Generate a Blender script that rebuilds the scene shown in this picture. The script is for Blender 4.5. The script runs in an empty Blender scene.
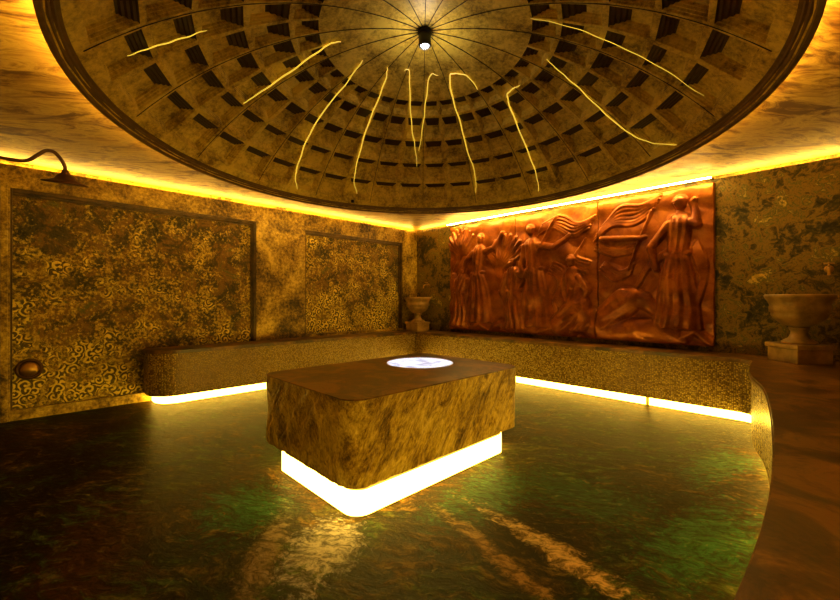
import bpy, bmesh, math, random
import numpy as np
from mathutils.geometry import tessellate_polygon
from mathutils import Vector, noise, Matrix
random.seed(4)
D = bpy.data; SC = bpy.context.scene; COL = SC.collection
PI = math.pi
CEIL = 2.495; TOP = 2.432           # ceiling height, top of the wall cladding
RX, RY = 6.04, -5.9                # room: x 0..RX, y 0..RY
DC = (3.085, -2.863)                 # centre of the dome
FW = (-.717, .697); RT = (.697, .717)

# ------------------------------------------------------------------ objects
def obj(name, bm, m, parent=None, smooth=False, label=None):
    me = D.meshes.new(name)
    bmesh.ops.recalc_face_normals(bm, faces=bm.faces[:])
    bm.to_mesh(me); bm.free()
    if smooth:
        me.polygons.foreach_set('use_smooth', [True]*len(me.polygons))
    me.materials.append(m)
    o = D.objects.new(name, me); COL.objects.link(o)
    if parent: o.parent = parent
    if label: o['label'] = label
    return o
def tag(o, label, cat, group=None):
    o['label'] = label; o['category'] = cat
    if group: o['group'] = group
    return o
def thing(name, label, cat, loc=(0, 0, 0), rz=0, group=None):
    o = D.objects.new(name, None); COL.objects.link(o)
    o.location = loc; o.rotation_euler = (0, 0, rz); o.empty_display_size = .1
    return tag(o, label, cat, group)
def struct(name, bm, m, label=None):
    o = obj(name, bm, m); o['kind'] = 'structure'
    if label: o['label'] = label
    return o
def box(bm, x0, x1, y0, y1, z0, z1, bev=0):
    vs = [bm.verts.new((x, y, z)) for x in (x0, x1) for y in (y0, y1) for z in (z0, z1)]
    fs = [bm.faces.new([vs[i] for i in q]) for q in ((0,1,3,2),(4,6,7,5),(0,4,5,1),(2,3,7,6),(0,2,6,4),(1,5,7,3))]
    if bev:
        es = list({e for f in fs for e in f.edges})
        bmesh.ops.bevel(bm, geom=es, offset=bev, segments=2, affect='EDGES', profile=.6)
    return bm
def lathe(bm, prof, n=48, c=(0, 0, 0), close=False):
    rings = []
    for r, z in prof:
        if r < 1e-6: rings.append([bm.verts.new((c[0], c[1], c[2]+z))])
        else: rings.append([bm.verts.new((c[0]+r*math.cos(2*PI*k/n), c[1]+r*math.sin(2*PI*k/n), c[2]+z)) for k in range(n)])
    prs = list(zip(rings, rings[1:]))
    if close: prs.append((rings[-1], rings[0]))
    for a, b in prs:
        for k in range(n):
            q = [a[k % len(a)], a[(k+1) % len(a)], b[(k+1) % len(b)], b[k % len(b)]]
            q2 = []
            for v in q:
                if v not in q2: q2.append(v)
            if len(q2) > 2: bm.faces.new(q2)
    return bm
def tube(bm, pts, r, n=8, caps=True):
    pts = [Vector(p) for p in pts]; rs = r if isinstance(r, (list, tuple)) else [r]*len(pts)
    up = None; rings = []
    for i, p in enumerate(pts):
        t = (pts[min(i+1, len(pts)-1)]-pts[max(i-1, 0)]).normalized()
        if up is None:
            up = Vector((0, 0, 1)) if abs(t.z) < .9 else Vector((1, 0, 0))
        a = (up - t*up.dot(t)).normalized(); up = a; b = t.cross(a)
        rings.append([bm.verts.new(p + (a*math.cos(2*PI*k/n)+b*math.sin(2*PI*k/n))*rs[i]) for k in range(n)])
    for A, B in zip(rings, rings[1:]):
        for k in range(n): bm.faces.new((A[k], A[(k+1) % n], B[(k+1) % n], B[k]))
    if caps: bm.faces.new(rings[0][::-1]); bm.faces.new(rings[-1])
    return bm
def spline(P, n=8, closed=False):
    P = [Vector(p) for p in P]; out = []; N = len(P)
    for i in range(N if closed else N-1):
        g = (lambda k: P[k % N]) if closed else (lambda k: P[max(0, min(N-1, k))])
        p0, p1, p2, p3 = g(i-1), g(i), g(i+1), g(i+2)
        for k in range(n):
            t = k/n
            out.append(.5*((2*p1)+(p2-p0)*t+(2*p0-5*p1+4*p2-p3)*t*t+(3*p1-p0-3*p2+p3)*t**3))
    if not closed: out.append(P[-1])
    return out

# ------------------------------------------------------------------ materials
class M:
    def __init__(s, name):
        s.m = D.materials.new(name); s.m.use_nodes = True
        s.t = s.m.node_tree; s.N = s.t.nodes; s.L = s.t.links
        s.b = s.N['Principled BSDF']
        s.co = s.N.new('ShaderNodeTexCoord').outputs['Object']
    def put(s, sock, v):
        if hasattr(v, 'is_output'): s.L.new(v, sock)
        elif isinstance(v, (tuple, list)) and len(v) == 3 and sock.type == 'RGBA': sock.default_value = (*v, 1)
        else: sock.default_value = v
    def n(s, typ, ins={}, out=0, **props):
        nd = s.N.new('ShaderNode'+typ)
        for k, v in props.items(): setattr(nd, k, v)
        for k, v in ins.items(): s.put(nd.inputs[k], v)
        return nd.outputs[out]
    def math(s, op, a, b=0., c=0.): return s.n('Math', {0: a, 1: b, 2: c}, operation=op)
    def vmath(s, op, a, b=(0, 0, 0), out=0): return s.n('VectorMath', {0: a, 1: b}, out=out, operation=op)
    def scale(s, v=(1, 1, 1), rot=(0, 0, 0), loc=(0, 0, 0), co=None):
        r = s.n('Mapping', {'Vector': co or s.co, 'Rotation': rot, 'Location': loc})   # turn first, then stretch
        return s.vmath('MULTIPLY', r, v)
    def noise(s, sc, co=None, det=6, rough=.6, dist=0., out=0):
        return s.n('TexNoise', {'Vector': co or s.co, 'Scale': sc, 'Detail': det, 'Roughness': rough, 'Distortion': dist}, out=out)
    def ramp(s, f, stops, interp='LINEAR'):
        nd = s.N.new('ShaderNodeValToRGB'); cr = nd.color_ramp; cr.interpolation = interp
        while len(cr.elements) < len(stops): cr.elements.new(.5)
        for e, (p, c) in zip(cr.elements, stops):
            e.position = p; e.color = (*c, 1) if isinstance(c, tuple) else (c, c, c, 1)
        s.put(nd.inputs[0], f); return nd.outputs[0]
    def mix(s, f, a, b, mode='MIX'):
        nd = s.N.new('ShaderNodeMix'); nd.data_type = 'RGBA'; nd.blend_type = mode
        s.put(nd.inputs[0], f); s.put(nd.inputs[6], a); s.put(nd.inputs[7], b); return nd.outputs[2]
    def bump(s, h, strength=.5, dist=.01, nrm=None):
        ins = {'Height': h, 'Strength': strength, 'Distance': dist}
        if nrm: ins['Normal'] = nrm
        return s.n('Bump', ins)
    def done(s, color, rough=.5, metal=0., nrm=None, spec=.5, coat=0.):
        s.put(s.b.inputs['Base Color'], color); s.put(s.b.inputs['Roughness'], rough)
        s.put(s.b.inputs['Metallic'], metal); s.put(s.b.inputs['Specular IOR Level'], spec)
        s.put(s.b.inputs['Coat Weight'], coat)
        if nrm: s.put(s.b.inputs['Normal'], nrm)
        return s.m
def glow(name, col, strength):
    s = M(name); s.put(s.b.inputs['Base Color'], (.8, .8, .8))
    s.put(s.b.inputs['Emission Color'], col); s.put(s.b.inputs['Emission Strength'], strength)
    return s.m

def m_plaster():                    # gold brown rubbed plaster
    s = M('gold_plaster')
    n1 = s.noise(2.2, det=9, rough=.68, dist=.4); n2 = s.noise(26, det=7, rough=.75)
    f = s.math('ADD', s.math('MULTIPLY', n1, .6), s.math('MULTIPLY', n2, .4))
    c = s.ramp(f, [(.41, (.030, .019, .004)), (.465, (.17, .105, .011)), (.52, (.40, .27, .028)), (.59, (.74, .55, .075))])
    return s.done(c, s.math('MULTIPLY_ADD', n2, -.3, .58), .2, s.bump(f, .6, .02))
def m_scroll():                     # worn gold scrollwork over dark patina
    s = M('scroll_plaster')
    warp = s.vmath('MULTIPLY', s.vmath('SUBTRACT', s.noise(7, det=2, out=1), (.5, .5, .5)), (.05, .05, .05))
    p = s.vmath('MULTIPLY', s.vmath('ADD', s.co, warp), (0, 1, 1))
    v = s.N.new('ShaderNodeTexVoronoi'); v.inputs['Scale'].default_value = 11.5
    s.L.new(p, v.inputs['Vector'])
    d = s.vmath('SUBTRACT', p, v.outputs['Position'])
    sx = s.n('SeparateXYZ', {0: d}); nd = sx.node
    ang = s.math('ARCTAN2', nd.outputs['Z'], nd.outputs['Y'])
    hand = s.math('MULTIPLY_ADD', s.math('GREATER_THAN', s.n('SeparateColor', {0: v.outputs['Color']}), .5), 2., -1.)
    r = s.vmath('LENGTH', d, out='Value')
    n2 = s.noise(34, det=6, rough=.75)
    w = s.math('SINE', s.math('ADD', s.math('MULTIPLY', ang, hand), s.math('MULTIPLY_ADD', r, 185., s.math('MULTIPLY', n2, 2.5))))
    curl = s.n('MapRange', {0: w, 1: -.3, 2: .5, 3: 0., 4: 1.}, interpolation_type='SMOOTHSTEP')
    zz = s.n('SeparateXYZ', {0: s.co}).node.outputs['Z']
    keep = s.n('MapRange', {0: zz, 1: .15, 2: 1.9, 3: .05, 4: -.055})      # the ornament survives best low down
    wear = s.math('ADD', s.noise(3.0, det=9, rough=.70, dist=.3), keep)
    wm = s.n('MapRange', {0: wear, 1: .53, 2: .585, 3: .0, 4: 1.}, interpolation_type='SMOOTHSTEP')
    leaf = s.n('MapRange', {0: s.math('ADD', s.math('MULTIPLY', wear, .5), s.math('MULTIPLY', n2, .5)), 1: .485, 2: .555, 3: 0., 4: 1.})
    base = s.ramp(s.noise(4.2, det=9, rough=.74, dist=.6), [(.36, (.018, .020, .006)), (.48, (.075, .055, .010)), (.56, (.24, .125, .016)), (.64, (.10, .115, .022)), (.72, (.34, .24, .03))])
    c1 = s.mix(leaf, base, (.68, .49, .055))
    c = s.mix(s.math('MULTIPLY', curl, wm), c1, (.95, .76, .10))
    c = s.mix(s.math('MULTIPLY', s.math('SUBTRACT', 1., curl), s.math('MULTIPLY', wm, .85)), c, (.030, .026, .006))
    h = s.math('ADD', s.math('MULTIPLY', curl, s.math('MULTIPLY_ADD', wm, .8, .25)), s.math('MULTIPLY', n2, 1.))
    return s.done(c, s.math('MULTIPLY_ADD', curl, -.14, .46), .25, s.bump(h, .9, .014))
def m_patina():                     # dark green brown wall
    s = M('dark_patina')
    n1 = s.noise(2.4, det=9, rough=.66, dist=.8); n2 = s.noise(13, det=8, rough=.74, dist=1.2)
    f = s.math('ADD', s.math('MULTIPLY', n1, .55), s.math('MULTIPLY', n2, .45))
    c = s.ramp(f, [(.41, (.014, .016, .004)), (.47, (.075, .060, .010)), (.52, (.30, .19, .022)), (.555, (.07, .085, .016)), (.63, (.75, .54, .08))])
    return s.done(c, s.math('MULTIPLY_ADD', n2, -.4, .66), .2, s.bump(f, .9, .03))
def m_frame():
    s = M('dark_bronze_trim'); n = s.noise(9, det=6)
    return s.done(s.ramp(n, [(.35, (.03, .018, .005)), (.65, (.13, .075, .012))]), .42, .3, s.bump(n, .4, .006))
def m_relief():
    s = M('copper_relief')
    n = s.noise(5, det=8, rough=.65, dist=.4); n2 = s.noise(45, det=4)
    c = s.ramp(n, [(.36, (.15, .030, .003)), (.5, (.27, .070, .006)), (.64, (.42, .135, .012))])
    return s.done(c, s.math('MULTIPLY_ADD', n2, .25, .22), .45, s.bump(s.math('ADD', n, s.math('MULTIPLY', n2, .9)), .22, .006))
def m_ceiling():                    # amber stone with drawn-out veins
    s = M('amber_veined_stone')
    co = s.scale((1.5, 4.2, 1), (0, 0, -.95))
    v = s.noise(1.5, co, 10, .70, 1.1); n = s.noise(2.0, det=5)
    c = s.ramp(v, [(.39, (.12, .045, .007)), (.455, (.36, .205, .03)), (.54, (.64, .44, .08)), (.64, (.36, .19, .028))])
    c = s.mix(s.n('MapRange', {0: n, 1: .5, 2: .75, 3: 0., 4: .6}), c, (.38, .20, .03))
    return s.done(c, .5, 0., s.bump(v, .3, .01))
def m_floor():                      # wet marble: green, brown, ochre and pale patches
    s = M('wet_green_marble')
    warp = s.vmath('MULTIPLY', s.vmath('SUBTRACT', s.noise(1.4, det=5, out=1), (.5, .5, .5)), (.9, .9, 0))
    p = s.vmath('ADD', s.co, warp)
    a = s.noise(1.5, p, 9, .66, .5); b = s.noise(1.1, s.scale((1, 1, 1), loc=(7, 3, 0), co=p), 8, .6, .3)
    q = s.vmath('ADD', s.co, s.vmath('MULTIPLY', warp, (.35, .35, 0)))
    fine = s.noise(5.5, s.scale((1, 2.6, 1), (0, 0, -.5), co=q), 10, .76, .5); grit = s.noise(38, q, 6, .75)
    vein = s.noise(1.6, s.scale((1.0, 5., 1), (0, 0, -.75), co=p), 9, .7, .4)
    c = s.ramp(a, [(.36, (.008, .006, .003)), (.46, (.030, .017, .004)), (.54, (.09, .045, .008)), (.64, (.22, .12, .018))])
    c = s.mix(s.n('MapRange', {0: b, 1: .48, 2: .58, 3: 0., 4: .9}), c, s.ramp(fine, [(.38, (.006, .014, .004)), (.52, (.030, .075, .014)), (.64, (.11, .20, .045))]))
    c = s.mix(s.n('MapRange', {0: vein, 1: .54, 2: .64, 3: 0., 4: .6}), c, (.34, .20, .04))
    c = s.mix(s.n('MapRange', {0: fine, 1: .45, 2: .58, 3: .92, 4: 0.}), c, (.006, .005, .002))
    c = s.mix(s.n('MapRange', {0: grit, 1: .54, 2: .70, 3: 0., 4: .38}), c, (.36, .25, .07))
    qs = s.vmath('ADD', s.co, s.vmath('MULTIPLY', warp, (.3, .3, 0)))
    def spot(x, y, rx, ry, rot, col, cc, k=1.):
        q = s.vmath('MULTIPLY', s.vmath('SUBTRACT', s.n('VectorRotate', {'Vector': s.vmath('SUBTRACT', qs, (x, y, 0)), 'Angle': rot}, rotation_type='Z_AXIS'), (0, 0, 0)), (1/rx, 1/ry, 0))
        d = s.math('ADD', s.vmath('LENGTH', q, out='Value'), s.math('MULTIPLY', s.math('SUBTRACT', s.math('ADD', fine, grit), 1.), 2.6))
        return s.mix(s.n('MapRange', {0: d, 1: .35, 2: 1., 3: k, 4: 0.}), cc, col)
    for x, y, rx, ry, rot, col, k in FLOOR_SPOTS: c = spot(x, y, rx, ry, rot, col, c, k)
    f2 = s.noise(13, s.scale((1, 2.2, 1), (0, 0, -.6), co=q), 9, .78, .8)
    c = s.mix(s.n('MapRange', {0: f2, 1: .42, 2: .56, 3: .82, 4: 0.}), c, (.014, .010, .003))
    c = s.mix(s.n('MapRange', {0: f2, 1: .58, 2: .68, 3: 0., 4: .45}), c, (.42, .30, .08))
    c = s.mix(1., c, (.92, .88, .92), 'MULTIPLY')
    rough = s.math('MULTIPLY_ADD', fine, .5, .12)
    return s.done(c, rough, 0., s.bump(s.math('ADD', fine, s.math('MULTIPLY', grit, .5)), .6, .015), .008, 0.)
def m_top():                        # smooth brown stone
    s = M('smooth_brown_stone')
    n = s.noise(4.5, det=9, rough=.70, dist=.6); n2 = s.noise(40, det=4)
    c = s.ramp(n, [(.40, (.035, .014, .003)), (.49, (.11, .048, .008)), (.58, (.26, .125, .017))])
    return s.done(c, s.math('MULTIPLY_ADD', n, .25, .22), .0, s.bump(n2, .12, .004))
def m_mosaic():
    s = M('gold_pebble_mosaic')
    v = s.N.new('ShaderNodeTexVoronoi'); v.inputs['Scale'].default_value = 62; v.inputs['Randomness'].default_value = .6
    s.L.new(s.co, v.inputs['Vector'])
    d, col = v.outputs['Distance'], v.outputs['Color']
    dome = s.n('MapRange', {0: d, 1: .2, 2: .62, 3: 1., 4: 0.}, interpolation_type='SMOOTHSTEP')
    rnd = s.n('SeparateColor', {0: col}); big = s.noise(1.3, det=5, rough=.6)
    tile = s.ramp(s.math('ADD', s.math('MULTIPLY', rnd, .5), s.math('MULTIPLY', big, .6)), [(.3, (.26, .16, .018)), (.55, (.56, .39, .042)), (.78, (.95, .75, .12))])
    c = s.mix(dome, (.15, .09, .014), tile)
    return s.done(c, s.math('MULTIPLY_ADD', rnd, .25, .22), .15, s.bump(dome, .7, .006))
def m_rock():                       # rough cleft gold stone, streaks running down on the slant
    s = M('cleft_gold_stone')
    co = s.scale((3.6, 3.6, .9), (.55, .30, 0)); n = s.noise(2.6, co, 10, .74, .9); n2 = s.noise(22, co, 8, .75)
    f = s.math('ADD', s.math('MULTIPLY', n, .6), s.math('MULTIPLY', n2, .4))
    c = s.ramp(f, [(.40, (.06, .03, .006)), (.46, (.26, .15, .018)), (.52, (.58, .40, .045)), (.61, (.95, .78, .16))])
    return s.done(c, s.math('MULTIPLY_ADD', n2, .3, .18), .15, s.bump(f, 1., .04))
def m_dome():
    s = M('dome_plaster')
    n = s.noise(3.5, det=9, rough=.72, dist=.3); n2 = s.noise(30, det=6, rough=.75)
    f = s.math('ADD', s.math('MULTIPLY', n, .6), s.math('MULTIPLY', n2, .4))
    c = s.ramp(f, [(.40, (.22, .135, .016)), (.47, (.58, .39, .045)), (.56, (.88, .66, .10))])
    return s.done(c, s.math('MULTIPLY_ADD', n2, .3, .34), 0., s.bump(f, .35, .012))
def m_plain(name, col, rough=.4, metal=0., var=.3, sc=18):
    s = M(name); n = s.noise(sc, det=6)
    c = s.ramp(n, [(.3, tuple(x*(1-var) for x in col)), (.7, tuple(x*(1+var) for x in col))])
    return s.done(c, rough, metal, s.bump(n, .25, .005))

FLOOR_SPOTS = [  # x, y, half lengths, turn, colour, strength
    (3.15, -4.36, .34, .26, .2, (.030, .15, .045), .9),
    (4.00, -3.25, .22, .50, -.1, (.05, .19, .06), .75),
    (4.45, -2.85, .45, .35, .1, (.030, .12, .035), .75),
    (4.98, -2.85, .20, .55, .1, (.04, .19, .045), .8),
    (4.86, -1.75, .18, .50, .1, (.06, .25, .08), .75),
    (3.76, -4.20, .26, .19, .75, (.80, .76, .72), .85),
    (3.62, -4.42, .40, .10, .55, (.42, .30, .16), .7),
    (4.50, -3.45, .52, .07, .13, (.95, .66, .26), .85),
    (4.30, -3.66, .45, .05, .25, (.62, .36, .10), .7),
    (3.0, -4.95, .7, .25, .2, (.10, .040, .006), .8),
    (2.2, -3.6, .6, .45, .3, (.05, .11, .025), .7),
]
MP, MS, MD, MF, MR = m_plaster(), m_scroll(), m_patina(), m_frame(), m_relief()
MC, MFL, MT, MMO, MRK, MDO = m_ceiling(), m_floor(), m_top(), m_mosaic(), m_rock(), m_dome()
MCU = m_plain('dark_copper', (.075, .032, .012), .38, .6)
MBR = m_plain('brass', (.42, .25, .05), .30, .8)
MIRON = m_plain('black_iron', (.012, .011, .010), .45, .3)
MSTONE = m_plain('honey_stone', (.30, .185, .045), .40, .0, .5, 9)
MPL = m_plain('plinth_stone', (.45, .34, .16), .6)
MWIRE = m_plain('dark_seam_cord', (.03, .018, .006), .6)
def m_disc():
    s = M('white_veined'); n = s.noise(7, det=9, rough=.7, dist=1.)
    return s.done(s.ramp(n, [(.38, (.35, .33, .40)), (.5, (.78, .77, .80)), (.62, (.88, .87, .88))]), .35)
MDISC = m_disc()
LBENCH = (1, .58, .055); LCOVE = (1, .545, .085); LRELIEF = (1, .62, .13)
G_BENCH = glow('bench_light', LBENCH, 20)
G_BLOCK = glow('block_light', (1, .61, .07), 17)
G_COVE = glow('cove_light', LCOVE, 60)
G_RING = glow('dome_ring_light', (1, .57, .10), 58)
G_REL = glow('relief_light', LRELIEF, 75)
G_REFL = glow('reflection_glow', (.90, .56, .035), .95)  # emission standing in for reflections on the dome surface
G_LENS = glow('lens_light', (.75, .82, 1), 12)

# ------------------------------------------------------------------ room shell
bm = bmesh.new(); box(bm, -.2, RX+.2, RY-.2, .2, -.12, 0); struct('floor', bm, MFL)
# ceiling: slab with a round opening under the dome
bm = bmesh.new(); n = 96; rh = 2.20
corner = [(RX+.14, .14), (-.14, .14), (-.14, RY-.14), (RX+.14, RY-.14)]
def edge_pt(a):
    dx, dy = math.cos(a), math.sin(a); ts = []
    if dx > 1e-9: ts.append((RX+.14-DC[0])/dx)
    if dx < -1e-9: ts.append((-.14-DC[0])/dx)
    if dy > 1e-9: ts.append((.14-DC[1])/dy)
    if dy < -1e-9: ts.append((RY-.14-DC[1])/dy)
    t = min(ts); return DC[0]+dx*t, DC[1]+dy*t
def hole(a):                         # the opening follows the dome's slightly long plan
    b = a-math.atan2(FW[1], FW[0]); k = rh/math.hypot(math.cos(b)/1.057, math.sin(b)/.976)
    return DC[0]+k*math.cos(a), DC[1]+k*math.sin(a)
angs = sorted([2*PI*k/n for k in range(n)] + [math.atan2(c[1]-DC[1], c[0]-DC[0]) % (2*PI) for c in corner])
for z in (CEIL, CEIL+.08):
    I = [bm.verts.new((*hole(a), z)) for a in angs]
    O = [bm.verts.new((*edge_pt(a), z)) for a in angs]
    for k in range(len(angs)):
        j = (k+1) % len(angs); bm.faces.new((I[k], I[j], O[j], O[k]))
bm.verts.ensure_lookup_table(); m_ = len(angs); V = bm.verts[:]
for k in range(m_):
    j = (k+1) % m_
    bm.faces.new((V[k], V[j], V[2*m_+j], V[2*m_+k])); bm.faces.new((V[m_+k], V[3*m_+k], V[3*m_+j], V[m_+j]))
struct('ceiling', bm, MC)

PAN = [(3.01, 5.33, .10, 2.215), (.36, 2.29, .64, 2.19)]     # recessed panels of the left wall: s0, s1, z0, z1
bm = bmesh.new()
def wl(s0, s1, z0, z1, x0=-.06, x1=0): box(bm, x0, x1, -s1, -s0, z0, z1)
wl(0, .36, 0, TOP); wl(.36, 2.29, 0, .64); wl(.36, 2.29, 2.19, TOP); wl(2.29, 3.01, 0, TOP)
wl(3.01, 5.33, 0, .10); wl(3.01, 5.33, 2.215, TOP); wl(5.33, -RY, 0, TOP)
struct('trim_2', bm, MP)
bm = bmesh.new(); wl(0, -RY, 0, TOP, -.12, -.06); wl(-.14, -RY+.14, 0, CEIL, -.16, -.12); struct('wall_left', bm, MP)
bm = bmesh.new(); box(bm, -.12, RX+.12, 0, .12, 0, TOP); box(bm, -.12, RX+.12, .12, .16, 0, CEIL); struct('wall_back', bm, MD)
bm = bmesh.new(); box(bm, RX, RX+.12, RY, 0, 0, TOP); box(bm, RX+.12, RX+.16, RY-.14, .14, 0, CEIL); struct('wall_right', bm, MD)
bm = bmesh.new(); box(bm, -.12, RX+.12, RY-.12, RY, 0, TOP); box(bm, -.12, RX+.12, RY-.16, RY-.12, 0, CEIL); struct('wall_front', bm, MP)

PL = ['large recessed panel of worn gold scrollwork under the shower, left of the bench',
      'smaller recessed panel of gold scrollwork above the bench by the corner basin']
for (s0, s1, z0, z1), lab in zip(PAN, PL):
    t = thing('plaster_panel', lab, 'wall panel', (-.0595, -(s0+s1)/2, z0), 0, 'recessed panels of the left wall')
    w = (s1-s0)/2; h = z1-z0
    bm = bmesh.new(); box(bm, 0, .008, -w+.0005, w-.0005, 0.0005, h-.0005); obj('panel_field', bm, MS, t)
    bm = bmesh.new()                      # stepped moulding round the recess
    for k, (a, b, d) in enumerate([(.001, .035, .045), (.035, .06, .022)]):
        for (y0, y1, zz0, zz1) in ((w-b, w-a, .001, h-a), (-w+.016, w-b, h-b, h-a)):
            box(bm, .004, d+.004, y0, y1, zz0, zz1)
    box(bm, .004, .05, -w+.001, -w+.015, .001, h-.001)
    obj('moulding', bm, MF, t)
bm = bmesh.new(); box(bm, 0, .018, -5.39, -5.33-.015, 0, 2.25, .004); o = struct('trim_1', bm, MP)

# cove lights on the ledges above the wall cladding
def strip(lab, x0, x1, y0, y1, z0, z1, m=G_COVE):
    bm = bmesh.new(); box(bm, x0, x1, y0, y1, z0, z1); return tag(obj('light_strip', bm, m), lab, 'LED strip', 'LED strips in the ceiling cove')
strip('amber LED strip glowing along the top of the left wall', -.105, -.085, RY+.05, -.02, TOP, TOP+.014)
strip('amber LED strip glowing along the top of the back wall', .02, RX-.02, .085, .105, TOP, TOP+.014)
strip('amber LED strip glowing along the top of the right wall', RX+.085, RX+.105, RY+.05, -.02, TOP, TOP+.014)
rl = thing('relief_light', 'bright LED light bar running along the top edge of the copper relief', 'light bar', (.88, 0, TOP))
bm = bmesh.new(); box(bm, 0, 3.68, -.15, -.001, -.004, .004); obj('rail', bm, MBR, rl)
bm = bmesh.new(); box(bm, .01, 3.67, -.15, -.12, -.015, -.0045); obj('light_strip', bm, G_REL, rl)

# ------------------------------------------------------------------ dome
dome = thing('coffered_dome', 'shallow amber plaster dome with rings of square coffers', 'dome', (DC[0], DC[1], 2.395), math.atan2(FW[1], FW[0]))
dome.scale = (1.057, .976, 1)     # a little longer one way than the other
r0, hh = 2.25, .965; RS = (r0*r0+hh*hh)/(2*hh); zc = hh-RS
A0 = 0.
def dp(th, rho, off=0.):                     # point on the dome; th = 0 looks along the camera's heading
    ph = math.asin(rho/RS); R = RS+off; a = A0-th
    return Vector((R*math.sin(ph)*math.cos(a), R*math.sin(ph)*math.sin(a), zc+R*math.cos(ph)))
B = [2.15, 1.90, 1.65, 1.36, 1.06, .85]
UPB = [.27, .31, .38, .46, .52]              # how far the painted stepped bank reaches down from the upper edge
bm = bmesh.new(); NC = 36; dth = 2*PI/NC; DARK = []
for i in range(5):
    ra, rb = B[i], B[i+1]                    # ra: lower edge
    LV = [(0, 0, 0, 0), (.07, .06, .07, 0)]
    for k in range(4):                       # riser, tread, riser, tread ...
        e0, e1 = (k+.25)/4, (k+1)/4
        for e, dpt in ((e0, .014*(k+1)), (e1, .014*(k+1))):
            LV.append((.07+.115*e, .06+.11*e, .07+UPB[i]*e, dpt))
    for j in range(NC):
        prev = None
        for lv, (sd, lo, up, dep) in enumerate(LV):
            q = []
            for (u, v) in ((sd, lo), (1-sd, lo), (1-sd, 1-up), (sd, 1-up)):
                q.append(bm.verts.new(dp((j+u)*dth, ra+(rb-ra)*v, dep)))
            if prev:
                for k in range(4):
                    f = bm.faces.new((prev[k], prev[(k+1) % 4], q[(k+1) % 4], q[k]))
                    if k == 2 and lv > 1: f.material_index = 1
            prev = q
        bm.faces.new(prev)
RG = [2.25, 2.2, 2.15]
def ringband(rs):
    for a, b in zip(rs, rs[1:]):
        for j in range(NC):
            t0, t1 = j*dth, (j+1)*dth
            if b < 1e-4: bm.faces.new([bm.verts.new(dp(t0, a)), bm.verts.new(dp(t1, a)), bm.verts.new(dp(0, 0))])
            else: bm.faces.new([bm.verts.new(p) for p in (dp(t0, a), dp(t1, a), dp(t1, b), dp(t0, b))])
ringband(RG); ringband([.85, .75, .6, .45, .3, .15, 0])
bmesh.ops.remove_doubles(bm, verts=bm.verts[:], dist=.0004)
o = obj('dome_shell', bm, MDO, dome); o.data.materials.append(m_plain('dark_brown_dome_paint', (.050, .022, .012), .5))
bm = bmesh.new()                             # stepped rim moulding hanging just under the ceiling
lathe(bm, [(2.195, .052), (2.192, .040), (2.208, .034), (2.212, .020), (2.224, .022), (2.230, .006), (2.244, .008), (2.250, -.012), (2.272, -.016), (2.276, -.004), (2.25, -.002)], 144)
obj('rim_moulding', bm, m_plain('brown_plaster_rim', (.16, .085, .02), .5), dome)
for k in range(18):
    bm = bmesh.new(); tube(bm, [dp(k*2*dth, .05+(2.17-.05)*q/24, -.004) for q in range(25)], .003, 6); obj('seam', bm, MWIRE, dome, True)
bm = bmesh.new(); lathe(bm, [(0, .03), (.058, .03), (.062, .014), (.045, 0), (0, 0)], 32, (0, 0, hh-.03)); obj('hub', bm, MIRON, dome, True)
bm = bmesh.new(); lathe(bm, [(2.258, .003), (2.268, .003), (2.268, .014), (2.258, .014)], 120, close=True)
o = obj('light_ring', bm, G_RING, dome, label='amber LED ring behind the rim')

REFL = [  # reflection streaks on the dome, built as thin emissive tubes
 ([(-115.0, 2.02), (-114.4, 1.904), (-113.7, 1.748), (-113.9, 1.606)], 'short faint glowing reflection line high on the left of the dome', 0.4),
 ([(-82.7, 1.646), (-82.4, 1.536), (-83.1, 1.242), (-88.2, 0.909), (-91.4, 0.794), (-91.0, 0.712)], 'slanting glowing reflection line left of centre on the dome, ending near the cap', 1),
 ([(-47.0, 2.144), (-49.4, 2.037), (-50.9, 1.887), (-53.2, 1.594), (-55.1, 1.253), (-57.2, 0.921), (-65.4, 0.628)], 'long curved glowing reflection line from the dome rim above the large scroll panel', 1),
 ([(-25.5, 2.076), (-27.9, 1.938), (-29.1, 1.669), (-30.7, 1.234), (-32.0, 0.912), (-36.2, 0.636), (-42.1, 0.529)], 'curved glowing reflection line from the dome rim above the small scroll panel', 1),
 ([(-2.7, 1.692), (-4.1, 1.441), (-6.4, 1.212), (-10.3, 0.831), (-17.6, 0.488), (-23.5, 0.49)], 'glowing reflection line with a hook on its top, left of the middle seam', 0.7),
 ([(-2.1, 1.491), (-0.3, 1.144), (1.6, 0.823), (6.3, 0.522), (14.7, 0.533)], 'short glowing reflection line right of the middle seam', 0.6),
 ([(20.7, 2.048), (21.8, 1.818), (20.8, 1.506), (21.1, 1.186), (21.1, 0.86), (25.6, 0.588), (32.2, 0.561), (41.0, 0.652), (40.9, 0.835)], 'wavy glowing reflection line hooked over at its top above the copper relief', 1),
 ([(43.3, 2.14), (44.7, 1.98), (45.7, 1.725), (47.9, 1.373), (52.4, 1.083), (56.8, 1.02), (64.0, 1.028)], 'glowing reflection line with a kinked top on the right half', 1),
 ([(88.1, 2.182), (83.2, 2.084), (80.3, 1.943), (79.5, 1.702), (81.3, 1.416), (83.8, 1.193), (86.9, 1.049)], 'long bowed glowing reflection line at the far right', 0.5)]
REFL.append(([(112, .86), (108.5, 1.15), (105.5, 1.45), (104, 1.75), (103, 2.05)], 'thin faint glowing reflection line beside a seam at upper right', .1))
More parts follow.
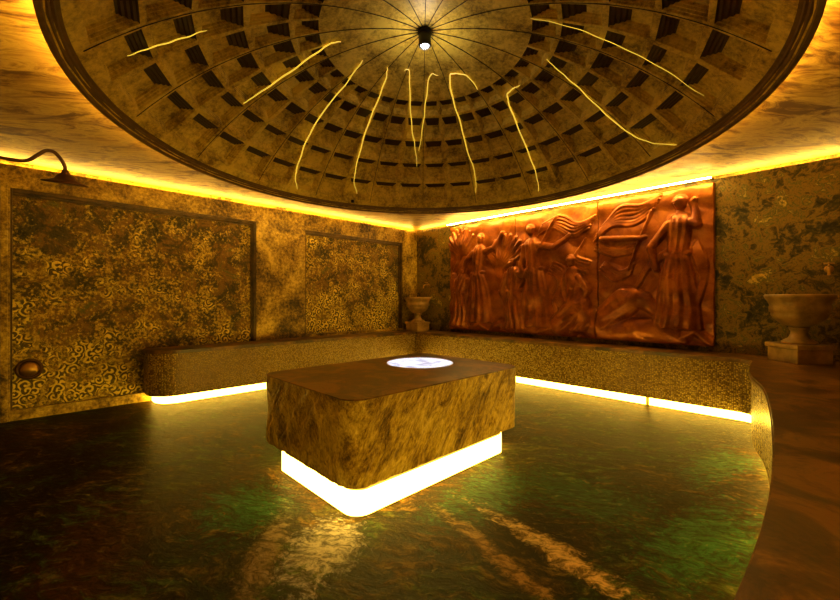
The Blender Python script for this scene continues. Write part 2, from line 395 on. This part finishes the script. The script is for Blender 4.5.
for pts, lab, k in REFL:
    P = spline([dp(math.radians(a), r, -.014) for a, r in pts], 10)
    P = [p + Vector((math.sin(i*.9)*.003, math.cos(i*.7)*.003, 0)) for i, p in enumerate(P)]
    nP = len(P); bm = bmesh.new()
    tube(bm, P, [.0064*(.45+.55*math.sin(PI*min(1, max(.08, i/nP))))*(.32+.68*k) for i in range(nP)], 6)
    obj('reflection_line', bm, G_REFL, dome, True, lab)

bm = bmesh.new(); p = dp(math.radians(-26.5), 2.17, -.012); box(bm, p.x-.02, p.x+.02, p.y-.02, p.y+.02, p.z-.015, p.z+.02, .004); obj('sensor', bm, MIRON, dome)

# spot lamp hanging from the hub
lamp = thing('ceiling_spotlight', 'small black cylinder spotlight hanging from the middle of the dome', 'lamp', (DC[0], DC[1], 2.40+hh-.03))
bm = bmesh.new(); lathe(bm, [(0, 0), (.045, 0), (.05, -.01), (.05, -.10), (.046, -.105), (.040, -.105), (.036, -.08), (0, -.08)], 28); obj('housing', bm, MIRON, lamp, True)
bm = bmesh.new(); lathe(bm, [(0, -.085), (.034, -.085), (.030, -.100), (.016, -.108), (0, -.110)], 24); obj('lens', bm, G_LENS, lamp, True)
def light(name, kind, loc, energy, col, **k):
    L = D.lights.new(name, kind); L.energy = energy; L.color = col
    for a, v in k.items(): setattr(L, a, v)
    o = D.objects.new(name, L); o.location = loc; COL.objects.link(o); return o
sb = light('spot_beam', 'SPOT', (DC[0], DC[1], 3.20), 430, (.70, .80, 1), spot_size=math.radians(11.9), spot_blend=.08, shadow_soft_size=.008)
sb.rotation_euler = (Vector((3.11, -2.944, .648))-Vector((DC[0], DC[1], 3.20))).to_track_quat('-Z', 'Y').to_euler()
light('dome_fill', 'POINT', (DC[0], DC[1], 3.17), 3.6, (1, .80, .55), shadow_soft_size=.05)  # unseen point light added below the lamp to brighten the dome

# ------------------------------------------------------------------ the wall bench
def arc(cx, cy, r, a0, a1, n=8): return [(cx+r*math.cos(math.radians(a0+(a1-a0)*k/n)), cy+r*math.sin(math.radians(a0+(a1-a0)*k/n))) for k in range(n+1)]
wavy = [tuple(p)[:2] for p in spline([(4.93, -.62, 0), (5.0, -1.35, 0), (5.13, -1.95, 0), (5.235, -2.9, 0), (5.286, -3.7, 0), (5.27, -4.4, 0), (5.2, -5.2, 0), (5.15, RY+.001, 0)], 8)]
FRONT = [(.001, -4.28)] + arc(.42-.28, -4.28+.28, .28, -90, 0, 10) + [(.42, -3.0), (.42, -1.5), (.42, -.43)] + [(1.5, -.43), (3., -.43), (4.78, -.43)] + arc(4.80, -.56, .13, 90, 0, 6)[1:] + wavy
def offset(path, d):                        # d > 0 moves towards the wall
    out = []
    for i, p in enumerate(path):
        a = Vector(path[max(0, i-1)]); b = Vector(path[min(len(path)-1, i+1)]); p = Vector(p)
        t1 = (p-a).normalized() if i else (b-p).normalized(); t2 = (b-p).normalized() if i < len(path)-1 else t1
        n1 = Vector((-t1.y, t1.x)); n2 = Vector((-t2.y, t2.x)); m = n1+n2; m = m/max(.25, m.dot(n1)) if m.length > .1 else n1
        out.append(tuple(p+m*d))
    return out
BACK = [(RX-.001, RY+.001), (RX-.001, -.001), (.001, -.001)]
def close_path(path, d):
    q = offset(path, d)
    if d: q = [(.001, q[1][1])]+q[1:]
    q[-1] = (q[-1][0], RY+.001)
    return q + BACK
def extrude(bm, poly, z0, z1):
    a = [bm.verts.new((x, y, z0)) for x, y in poly]; b = [bm.verts.new((x, y, z1)) for x, y in poly]; n = len(poly)
    for k in range(n): bm.faces.new((a[k], a[(k+1) % n], b[(k+1) % n], b[k]))
    for q in tessellate_polygon([[Vector((x, y, 0)) for x, y in poly]]):
        bm.faces.new([a[k] for k in q]); bm.faces.new([b[k] for k in q[::-1]])
    return bm
bench = thing('wall_bench', 'long stone bench running round the walls, mosaic front and glowing foot', 'bench', (0, 0, 0))
HB = .60
bm = bmesh.new(); extrude(bm, close_path(FRONT, 0), .10, HB-.035); obj('bench_front', bm, MMO, bench, label='gold pebble mosaic front')
bm = bmesh.new()
P0, P1, P2 = close_path(FRONT, -.006), close_path(FRONT, -.012), close_path(FRONT, 0)
extrude(bm, P1, HB-.035, HB-.012); obj('bench_edge', bm, MT, bench)
bm = bmesh.new(); extrude(bm, P0, HB-.012, HB); obj('bench_top', bm, MT, bench, label='smooth brown stone top')
bm = bmesh.new(); extrude(bm, close_path(FRONT, .08), .0005, .10); obj('bench_foot', bm, MPL, bench)
foot = offset(FRONT, .08)
def ribbon(path, z0, z1, th=.006):
    bm = bmesh.new(); o2 = offset(path, -th); n = len(path)
    q = [[bm.verts.new((x, y, z)) for x, y in pp] for pp, z in ((path, z0), (path, z1), (o2, z1), (o2, z0))]
    for i in range(4):
        for k in range(n-1): bm.faces.new((q[i][k], q[i][k+1], q[(i+1) % 4][k+1], q[(i+1) % 4][k]))
    bm.faces.new([q[i][0] for i in range(4)]); bm.faces.new([q[i][-1] for i in range(4)][::-1]); return bm
ci = next(i for i, p in enumerate(FRONT) if p == (3., -.43))
foot[0] = (.02, foot[1][1])
segs = [foot[:ci+1]+[(4.0, foot[ci][1])], [(4.035, foot[ci][1])]+foot[ci+1:-2]]
for sg in segs: obj('light_strip', ribbon(sg, .006, .09), G_BENCH, bench, label='glowing LED strip under the bench')

# ------------------------------------------------------------------ the middle block
bx0, bx1, by0, by1 = 2.68, 3.76, -4.05, -2.50
cx, cy = (bx0+bx1)/2, (by0+by1)/2; hw, hl = (bx1-bx0)/2, (by1-by0)/2
def rrect(hw, hl, r, n=10):
    return [p for (sx, sy, a) in ((1, -1, -90), (1, 1, 0), (-1, 1, 90), (-1, -1, 180)) for p in arc(sx*(hw-r), sy*(hl-r), r, a, a+90, n)]
def resample(poly, d):
    out = []
    for i, p in enumerate(poly):
        a, b = Vector(p), Vector(poly[(i+1) % len(poly)]); k = max(1, round((b-a).length/d))
        out += [tuple(a+(b-a)*q/k) for q in range(k)]
    return out
block = thing('heated_block', 'big rough sided stone block with polished top standing in the middle', 'stone table', (cx, cy, 0))
RP = resample(rrect(hw, hl, .11, 12), .022); ZB, ZT = .20, .648
bm = bmesh.new(); NZ = 22; rows = []
for kz in range(NZ+1):
    z = ZB+(ZT-.008-ZB)*kz/NZ; row = []
    for i, (x, y) in enumerate(RP):
        a, b = Vector(RP[i-1]), Vector(RP[(i+1) % len(RP)]); t = (b-a).normalized(); nn = Vector((t.y, -t.x))
        # streaks slant as they run down the face
        s_ = i*.022 - z*.8
        v = noise.noise(Vector((s_*11, z*3.2, 1)))*.010 + noise.noise(Vector((s_*32, z*9, 5)))*.006 + noise.noise(Vector((x*3, y*3, z*4)))*.010
        e = min(1, (NZ-kz)/2.)*min(1., .3+kz/3)
        pnt = Vector((x, y))+nn*(v*e-.004)
        row.append(bm.verts.new((pnt.x, pnt.y, z+(noise.noise(Vector((s_*20, 3, 2)))*.012 if kz == 0 else 0))))
    rows.append(row)
n = len(RP)
for a, b in zip(rows, rows[1:]):
    for k in range(n): bm.faces.new((a[k], a[(k+1) % n], b[(k+1) % n], b[k]))
bm.faces.new(rows[0][::-1]); bm.faces.new(rows[-1])
obj('block_body', bm, MRK, block, label='rough cleft gold stone sides')
bm = bmesh.new(); pt = [(x, y) for x, y in rrect(hw, hl, .11, 12)]
rr = []
for d, z in ((.004, ZT-.008), (0, ZT-.004), (.004, ZT), ):
    rr.append([bm.verts.new((x*(1-d/hw), y*(1-d/hl), z)) for x, y in pt])
for a, b in zip(rr, rr[1:]):
    for k in range(len(pt)): bm.faces.new((a[k], a[(k+1) % len(pt)], b[(k+1) % len(pt)], b[k]))
bm.faces.new(rr[-1]); bm.faces.new(rr[0][::-1]); obj('block_top', bm, MT, block, label='polished brown top')
bm = bmesh.new(); lathe(bm, [(0, .0015), (.262, .0015), (.268, 0), (0, 0)], 64, (3.11-cx, -2.944-cy, ZT))  # thin white veined disc lying on the block top
obj('white_disc', bm, MDISC, block, label='round white veined disc')
ins = .085; pf = rrect(hw-ins, hl-ins, .09, 8)
bm = bmesh.new(); extrude(bm, pf, .0005, ZB+.02); obj('block_foot', bm, MPL, block)
bm = bmesh.new(); po = rrect(hw-ins+.006, hl-ins+.006, .096, 8); n = len(pf)
q = [[bm.verts.new((x, y, z)) for x, y in pp] for pp, z in ((pf, .006), (pf, .14), (po, .14), (po, .006))]
for i in range(4):
    for k in range(n): bm.faces.new((q[i][k], q[i][(k+1) % n], q[(i+1) % 4][(k+1) % n], q[(i+1) % 4][k]))
obj('light_strip', bm, G_BLOCK, block, label='bright LED strip under the block')

# ------------------------------------------------------------------ stone basins and taps
def basin():
    t = thing('pedestal_basin', '', 'basin')
    bm = bmesh.new(); box(bm, -.15, .15, -.15, .15, 0, .125, .008); box(bm, -.165, .165, -.165, .165, .125, .165, .01); obj('pedestal', bm, MSTONE, t)
    bm = bmesh.new(); lathe(bm, [(0, .165), (.12, .165), (.125, .18), (.10, .195), (.072, .215), (.058, .25), (.056, .275), (.072, .295), (.075, .305), (.066, .315)], 40); obj('stem', bm, MSTONE, t, True)
    bm = bmesh.new(); lathe(bm, [(0, .31), (.068, .315), (.13, .345), (.175, .385), (.192, .42), (.188, .435), (.203, .445), (.206, .49), (.200, .505), (.218, .545), (.235, .57), (.238, .59), (.230, .60), (.218, .595), (.205, .565), (.185, .50), (.15, .42), (.08, .375), (0, .365)], 56); obj('bowl', bm, MSTONE, t, True)
    return t
def tree(o, parent=None):
    c = o.copy(); COL.objects.link(c)
    if parent: c.parent = parent
    for ch in list(o.children): tree(ch, c)
    return c
b1 = basin(); b2 = tree(b1)
for o, loc, rz, sc, lab in ((b1, (.30, -.27, HB), 0, 1.0, 'small looking stone basin on a pedestal in the far corner of the bench'),
                            (b2, (5.215, -.31, HB), PI/4, 1, 'stone basin on a square pedestal at the right end of the back bench')):
    o.location = loc; o.rotation_euler[2] = rz; o.scale = (sc,)*3; o['label'] = lab; o['group'] = 'pedestal basins on the bench'
def tap():
    t = thing('wall_tap', '', 'tap')
    bm = bmesh.new(); lathe(bm, [(0, 0), (.032, 0), (.034, .008), (.02, .016), (.014, .02), (0, .02)], 24)
    bmesh.ops.rotate(bm, verts=bm.verts[:], matrix=Matrix.Rotation(PI/2, 3, 'X')); obj('flange', bm, MBR, t, True)
    bm = bmesh.new(); tube(bm, spline([(0, -.015, 0), (0, -.06, .004), (0, -.10, 0), (0, -.125, -.025), (0, -.13, -.06)], 6), .012, 10); obj('spout', bm, MBR, t, True)
    bm = bmesh.new(); tube(bm, [(0, -.055, .01), (0, -.055, .045)], .007, 8); tube(bm, [(-.035, -.055, .048), (.035, -.055, .048)], [.007, .007], 8); tube(bm, [(0, -.09, .048), (0, -.02, .048)], .007, 8); obj('handle', bm, MBR, t, True)
    return t
t1 = tap(); t2 = tree(t1)
for o, loc, lab in ((t1, (.30, 0, 1.42), 'brass wall tap above the far corner basin'), (t2, (5.40, 0, 1.43), 'brass wall tap above the right basin')):
    o.location = loc; o['label'] = lab; o['group'] = 'wall taps'

# ------------------------------------------------------------------ shower and wall dome
sh = thing('shower_arm', 'dark copper gooseneck shower with a bell shaped head at upper left', 'shower', (1.2, RY, 2.17))
L = -RY-5.01
bm = bmesh.new(); tube(bm, spline([(0, 0, .0), (0, .45, .015), (0, .63, .015), (0, .70, .03), (0, .755, .085), (0, .80, .13), (0, .845, .13), (0, .885, .085), (0, .908, .03), (0, .912, -.01)], 7), .0135, 12); obj('arm', bm, MCU, sh, True)
bm = bmesh.new(); lathe(bm, [(0, .012), (.02, .012), (.024, -.01), (.032, -.022), (.055, -.04), (.068, -.062), (.10, -.078), (.142, -.088), (.145, -.094), (.138, -.098), (.06, -.092), (0, -.09)], 44)
bmesh.ops.rotate(bm, verts=bm.verts[:], matrix=Matrix.Rotation(math.radians(11), 3, 'Y')); bmesh.ops.translate(bm, verts=bm.verts[:], vec=(0, .912, -.005)); obj('shower_head', bm, MCU, sh, True)
bm = bmesh.new(); lathe(bm, [(0, 0), (.045, 0), (.05, .008), (.03, .02), (0, .022)], 28)
bmesh.ops.rotate(bm, verts=bm.verts[:], matrix=Matrix.Rotation(-PI/2, 3, 'X')); bmesh.ops.translate(bm, verts=bm.verts[:], vec=(0, 0, 0)); obj('wall_flange', bm, MCU, sh, True)

wd = thing('wall_boss', 'round brass dome in a dark ring, low on the wall at far left', 'wall fitting', (-.06, -5.20, .475))
bm = bmesh.new(); lathe(bm, [(.066, 0), (.098, 0), (.103, .012), (.095, .022), (.082, .024), (.070, .012)], 40, close=True)
bmesh.ops.rotate(bm, verts=bm.verts[:], matrix=Matrix.Rotation(PI/2, 3, 'Y')); obj('ring', bm, MCU, wd, True)
bm = bmesh.new(); lathe(bm, [(.072, .0), (.072, .012), (.060, .034), (.036, .048), (0, .053)], 36)
bmesh.ops.rotate(bm, verts=bm.verts[:], matrix=Matrix.Rotation(PI/2, 3, 'Y')); obj('cover', bm, MBR, wd, True)

dr = thing('floor_drain', 'small dark slot drain in the floor near the left wall', 'drain', (.54, -5.08, 0), math.atan2(RT[1], RT[0]))
bm = bmesh.new()
for q in ((-.085, .085, -.022, -.014), (-.085, .085, .014, .022), (-.085, -.077, -.014, .014), (.077, .085, -.014, .014)): box(bm, *q, .0005, .004)
obj('drain_frame', bm, MCU, dr)
bm = bmesh.new(); box(bm, -.077, .077, -.014, .014, .0005, .0015); obj('slot', bm, MIRON, dr)

# ------------------------------------------------------------------ copper relief: robed figures, drapery, wings and a low mound (free design)
UW, UH = 3.70, 1.735
ST = .0066
nu, nv = int(UW/ST), int(UH/ST)
U, V_ = np.meshgrid(np.linspace(0, UW, nu+1), np.linspace(0, UH, nv+1))
H = np.zeros_like(U)
def cap(a, b, ra, rb, k=.62, lift=0., ridge=0., fq=60.):
    """rounded limb from a to b; ridge adds folds running along it"""
    global H
    ax, ay = a; dx, dy = b[0]-ax, b[1]-ay; l2 = dx*dx+dy*dy+1e-9
    t = np.clip(((U-ax)*dx+(V_-ay)*dy)/l2, 0, 1); px, py = U-ax-t*dx, V_-ay-t*dy
    d = np.hypot(px, py); r = ra+(rb-ra)*t; inside = d < r
    h = np.sqrt(np.maximum(0, 1-(d/r)**2))*r*k+lift
    if ridge:
        sd = (px*-dy+py*dx)/math.sqrt(l2)
        h = h+ridge*np.sin(sd*fq+t*3.)*np.clip(1-(d/r)**4, 0, 1)
    H = np.where(inside, np.maximum(H, h), H)
def chain(pts, rs, **k):
    for i in range(len(pts)-1): cap(pts[i], pts[i+1], rs[i], rs[i+1], **k)
def head(x, y, r=.062, face=1):
    cap((x, y-.02), (x, y+.02), r*.85, r, .95, .02)
    cap((x+face*r*.75, y-.01), (x+face*r*.55, y+.03), .012, .012, .9, .055)       # nose
    for a in range(7):                                                              # curls of hair
        t = math.radians(20+a*25); cap((x-face*math.cos(t)*r*.8, y+.02+math.sin(t)*r*.75), (x-face*math.cos(t)*r*.75, y+.03+math.sin(t)*r*.75), .024, .024, .8, .03)
def robe(x, y, w0, w1, hgt, sway=0., n=11, lean=0.):
    """hanging skirt with folds fanning from the waist at (x, y)"""
    global H
    t = np.clip((y-V_)/hgt, 0, 1); cxx = x+lean*t+sway*np.sin(t*PI)*.12; w = w0+(w1-w0)*t**.8
    q = (U-cxx)/w; ins = (np.abs(q) < 1) & (V_ < y) & (V_ > y-hgt)
    h = np.sqrt(np.maximum(0, 1-q*q))*.058 + .013*np.sin(q*n+sway*t*5+np.sin(t*7)*.6)*(0.35+t*.65) + .01
    H = np.where(ins, np.maximum(H, h), H)
def wing(x, y, a0, a1, L, n=9):
    for i in range(n):
        a = math.radians(a0+(a1-a0)*i/(n-1)); l = L*(.75+.25*math.sin(PI*(i+1)/(n+1)))
        cap((x+math.cos(a)*.1, y+math.sin(a)*.1), (x+math.cos(a)*l, y+math.sin(a)*l), .035, .030, .55, .004+.0015*i, .004, 160)
def scarf(pts, w=.10, n=5, amp=.02):
    P = [tuple(p)[:2] for p in spline([(a, b, 0) for a, b in pts], 6)]
    for i in range(n):
        o = (i-(n-1)/2)*w/n*1.2
        Q = [(p[0]+o*.5, p[1]+o+math.sin(k*.35+i)*.012) for k, p in enumerate(P)]
        chain(Q, [w/n*.75*(.5+.5*math.sin(PI*(k+1)/(len(Q)+1))) for k in range(len(Q))], k=.8, lift=.012)
def figure(x, base, hgt, lean=0., la=None, ra=None, face=1, w=.27):
    y = lambda f: base+hgt*f
    robe(x, y(.58), .10, w, hgt*.57, lean*3, 13, -lean*.6)
    cap((x, y(.56)), (x+lean, y(.80)), .095, .125, .60, .012, .007, 95)
    cap((x+lean, y(.82)), (x+lean*1.2, y(.90)), .036, .034, .8, .02)
    head(x+lean*1.35, y(.945), .060*hgt/1.45, face)
    cap((x-.11, y(.565)), (x+.11, y(.575)), .026, .026, .8, .035)                  # belt
    for sd, arm in ((-1, la), (1, ra)):
        if arm:
            s0 = (x+lean+sd*.105, y(.80)); chain([s0]+arm, [.050, .040, .030, .026][:len(arm)+1], k=.75, lift=.03)
            hx, hy = arm[-1]; cap((hx, hy), (hx+.02*sd, hy+.02), .032, .026, .8, .03)
# first slab
wing(.30, 1.18, 62, 150, .50, 9)
figure(.62, .12, 1.42, .03, la=[(.38, 1.12), (.30, .92)], ra=[(.92, 1.30), (1.06, 1.50)], face=1, w=.28)
scarf([(.80, 1.25), (.98, 1.05), (1.06, .75), (1.17, .45)], .16, 6)
for k in range(5): chain([(.08+.05*k, .12), (.12+.06*k, .38+.05*k), (.07+.04*k, .62+.04*k)], [.05, .04, .03], k=.7, ridge=.003)   # reeds
# middle slab
figure(1.62, .10, 1.46, -.05, la=[(1.42, 1.0), (1.50, .80)], ra=[(1.92, 1.22), (2.10, 1.34)], face=-1, w=.30)
scarf([(1.70, 1.48), (1.95, 1.55), (2.2, 1.42), (2.42, 1.5)], .16, 6)
chain([(1.30, .55), (1.95, 1.62)], [.016, .016], k=1., lift=.05)                    # staff
chain([(2.02, .18), (2.25, .42), (2.20, .70)], [.17, .16, .12], k=.55, ridge=.007)     # seated figure
chain([(2.20, .70), (2.16, .86)], [.11, .09], k=.6, lift=.012, ridge=.005); head(2.15, 1.0, .058, -1)
chain([(2.26, .80), (2.38, .62), (2.28, .46)], [.045, .038, .028], k=.75, lift=.04)
robe(2.22, .45, .12, .27, .36, .5, 12)
# third slab
chain([(2.55, .22), (2.85, .50), (3.02, .50)], [.18, .17, .10], k=.42, ridge=.003)
chain([(3.0, .48), (3.30, .30), (3.56, .12)], [.10, .06, .03], k=.6); chain([(2.5, .1), (3.1, .12), (3.4, .06)], [.16, .17, .08], k=.4)
figure(3.36, .16, 1.48, .02, la=[(3.10, 1.10), (3.16, .84)], ra=[(3.55, 1.30), (3.50, 1.56)], face=-1, w=.25)
scarf([(3.30, 1.05), (3.12, .92), (3.0, .76), (2.90, .62)], .14, 5)
scarf([(2.50, 1.34), (2.72, 1.50), (2.95, 1.50), (3.15, 1.60)], .20, 6); scarf([(2.48, 1.18), (2.7, 1.08), (2.95, 1.12)], .10, 4)
cap((2.55, 1.26), (2.98, 1.22), .034, .026, .8, .03); cap((2.98, 1.22), (3.03, 1.23), .03, .024, .8, .03); chain([(2.86, .86), (3.10, 1.52)], [.014, .014], k=1., lift=.03)
# smaller figures and gathered cloth between the large ones
wing(1.02, .95, 30, 100, .55, 8)
figure(.24, .06, .95, .05, la=[(.12, .72), (.10, .92)], ra=[(.44, .70), (.52, .86)], face=1, w=.20)
figure(1.30, .06, 1.02, -.04, la=[(1.12, .78), (1.06, .60)], ra=[(1.46, .84), (1.40, 1.04)], face=-1, w=.22)
scarf([(.10, 1.05), (.22, 1.22), (.12, 1.42), (.30, 1.60)], .14, 5, .02)
scarf([(1.85, .95), (2.02, .82), (1.94, .55), (2.06, .30)], .16, 6); scarf([(2.30, 1.25), (2.20, 1.02), (2.38, .92)], .12, 5)
scarf([(2.55, .92), (2.72, .78), (2.90, .86)], .12, 5); scarf([(3.52, 1.1), (3.60, .8), (3.56, .45)], .12, 5)
for k in range(9): chain([(.06+.41*k, .03), (.22+.41*k, .09+.03*(k % 3)), (.40+.41*k, .04)], [.05, .08, .05], k=.5, ridge=.006)
# background tooling
rs = np.random.RandomState(3)
for k in range(26):
    a = rs.rand()*6.28; f = 6+rs.rand()*26; H += (.012/ (1+f*.22))*np.sin((U*math.cos(a)+V_*math.sin(a))*f+rs.rand()*6)
H += .018
for _ in range(1):
    H[1:-1, 1:-1] = (H[1:-1, 1:-1]*4+H[:-2, 1:-1]+H[2:, 1:-1]+H[1:-1, :-2]+H[1:-1, 2:])/8
H = np.clip(H*1.15+.006*np.abs(np.sin(U*9+np.sin(V_*7)*2.+V_*5))*np.cos(V_*11+np.sin(U*6)*2), .002, .14)
cuts = [0, int(nu*1.30/UW), int(nu*2.50/UW), nu]
RL = ['left copper relief slab with a wing and a robed figure, nearest the far corner', 'middle copper relief slab with a robed figure, staff and seated figure', 'right copper relief slab with a torch bearing figure above a low mound']
X0, Z0 = .87, HB+.055
for (c0, c1), lab in zip(zip(cuts, cuts[1:]), RL):
    c1 -= 1; w = c1-c0+1; hN = nv+1; sub = H[:, c0:c1+1].copy(); sub[:, 0] *= .25; sub[:, -1] *= .25; sub[0] *= .3; sub[-1] *= .3
    ux = U[:, c0:c1+1]-U[0, c0]; vz = V_[:, c0:c1+1]
    front = np.stack([ux, -.025-sub, vz], -1).reshape(-1, 3)
    idx = np.arange(w*hN).reshape(hN, w)
    F = np.stack([idx[:-1, :-1], idx[:-1, 1:], idx[1:, 1:], idx[1:, :-1]], -1).reshape(-1, 4).tolist()
    rim = idx[0].tolist()+idx[1:, -1].tolist()+idx[-1, -2::-1].tolist()+idx[-2:0:-1, 0].tolist()
    bk = front[rim].copy(); bk[:, 1] = 0; nF = len(front)
    verts = np.concatenate([front, bk]).tolist(); nr = len(rim)
    for k in range(nr): F.append([rim[k], nF+k, nF+(k+1) % nr, rim[(k+1) % nr]])
    F.append([nF+k for k in range(nr)])
    me = D.meshes.new('relief_slab'); me.from_pydata(verts, [], F); me.update(); me.materials.append(MR)
    sm = [True]*((w-1)*(hN-1))+[False]*(nr+1); me.polygons.foreach_set('use_smooth', sm)
    o = D.objects.new('relief_slab', me); COL.objects.link(o); o.location = (X0+U[0, c0], -.001, Z0)
    tag(o, lab, 'relief', 'copper relief slabs on the back wall')

# ------------------------------------------------------------------ camera, world
W = D.worlds.new('world'); SC.world = W; W.use_nodes = True
W.node_tree.nodes['Background'].inputs[0].default_value = (0, 0, 0, 1)
cam = D.cameras.new('camera'); co = D.objects.new('camera', cam); COL.objects.link(co)
cam.sensor_width = 36; cam.lens = 396/840*36; cam.clip_start = .02
co.location = (5.39, -5.16, 1.15); co.rotation_euler = (PI/2, 0, math.atan2(FW[1], FW[0])-PI/2)
SC.camera = co
vs = SC.view_settings; vs.view_transform = 'Standard'; vs.look = 'None'; vs.gamma = 1; vs.use_curve_mapping = False; vs.exposure = .36
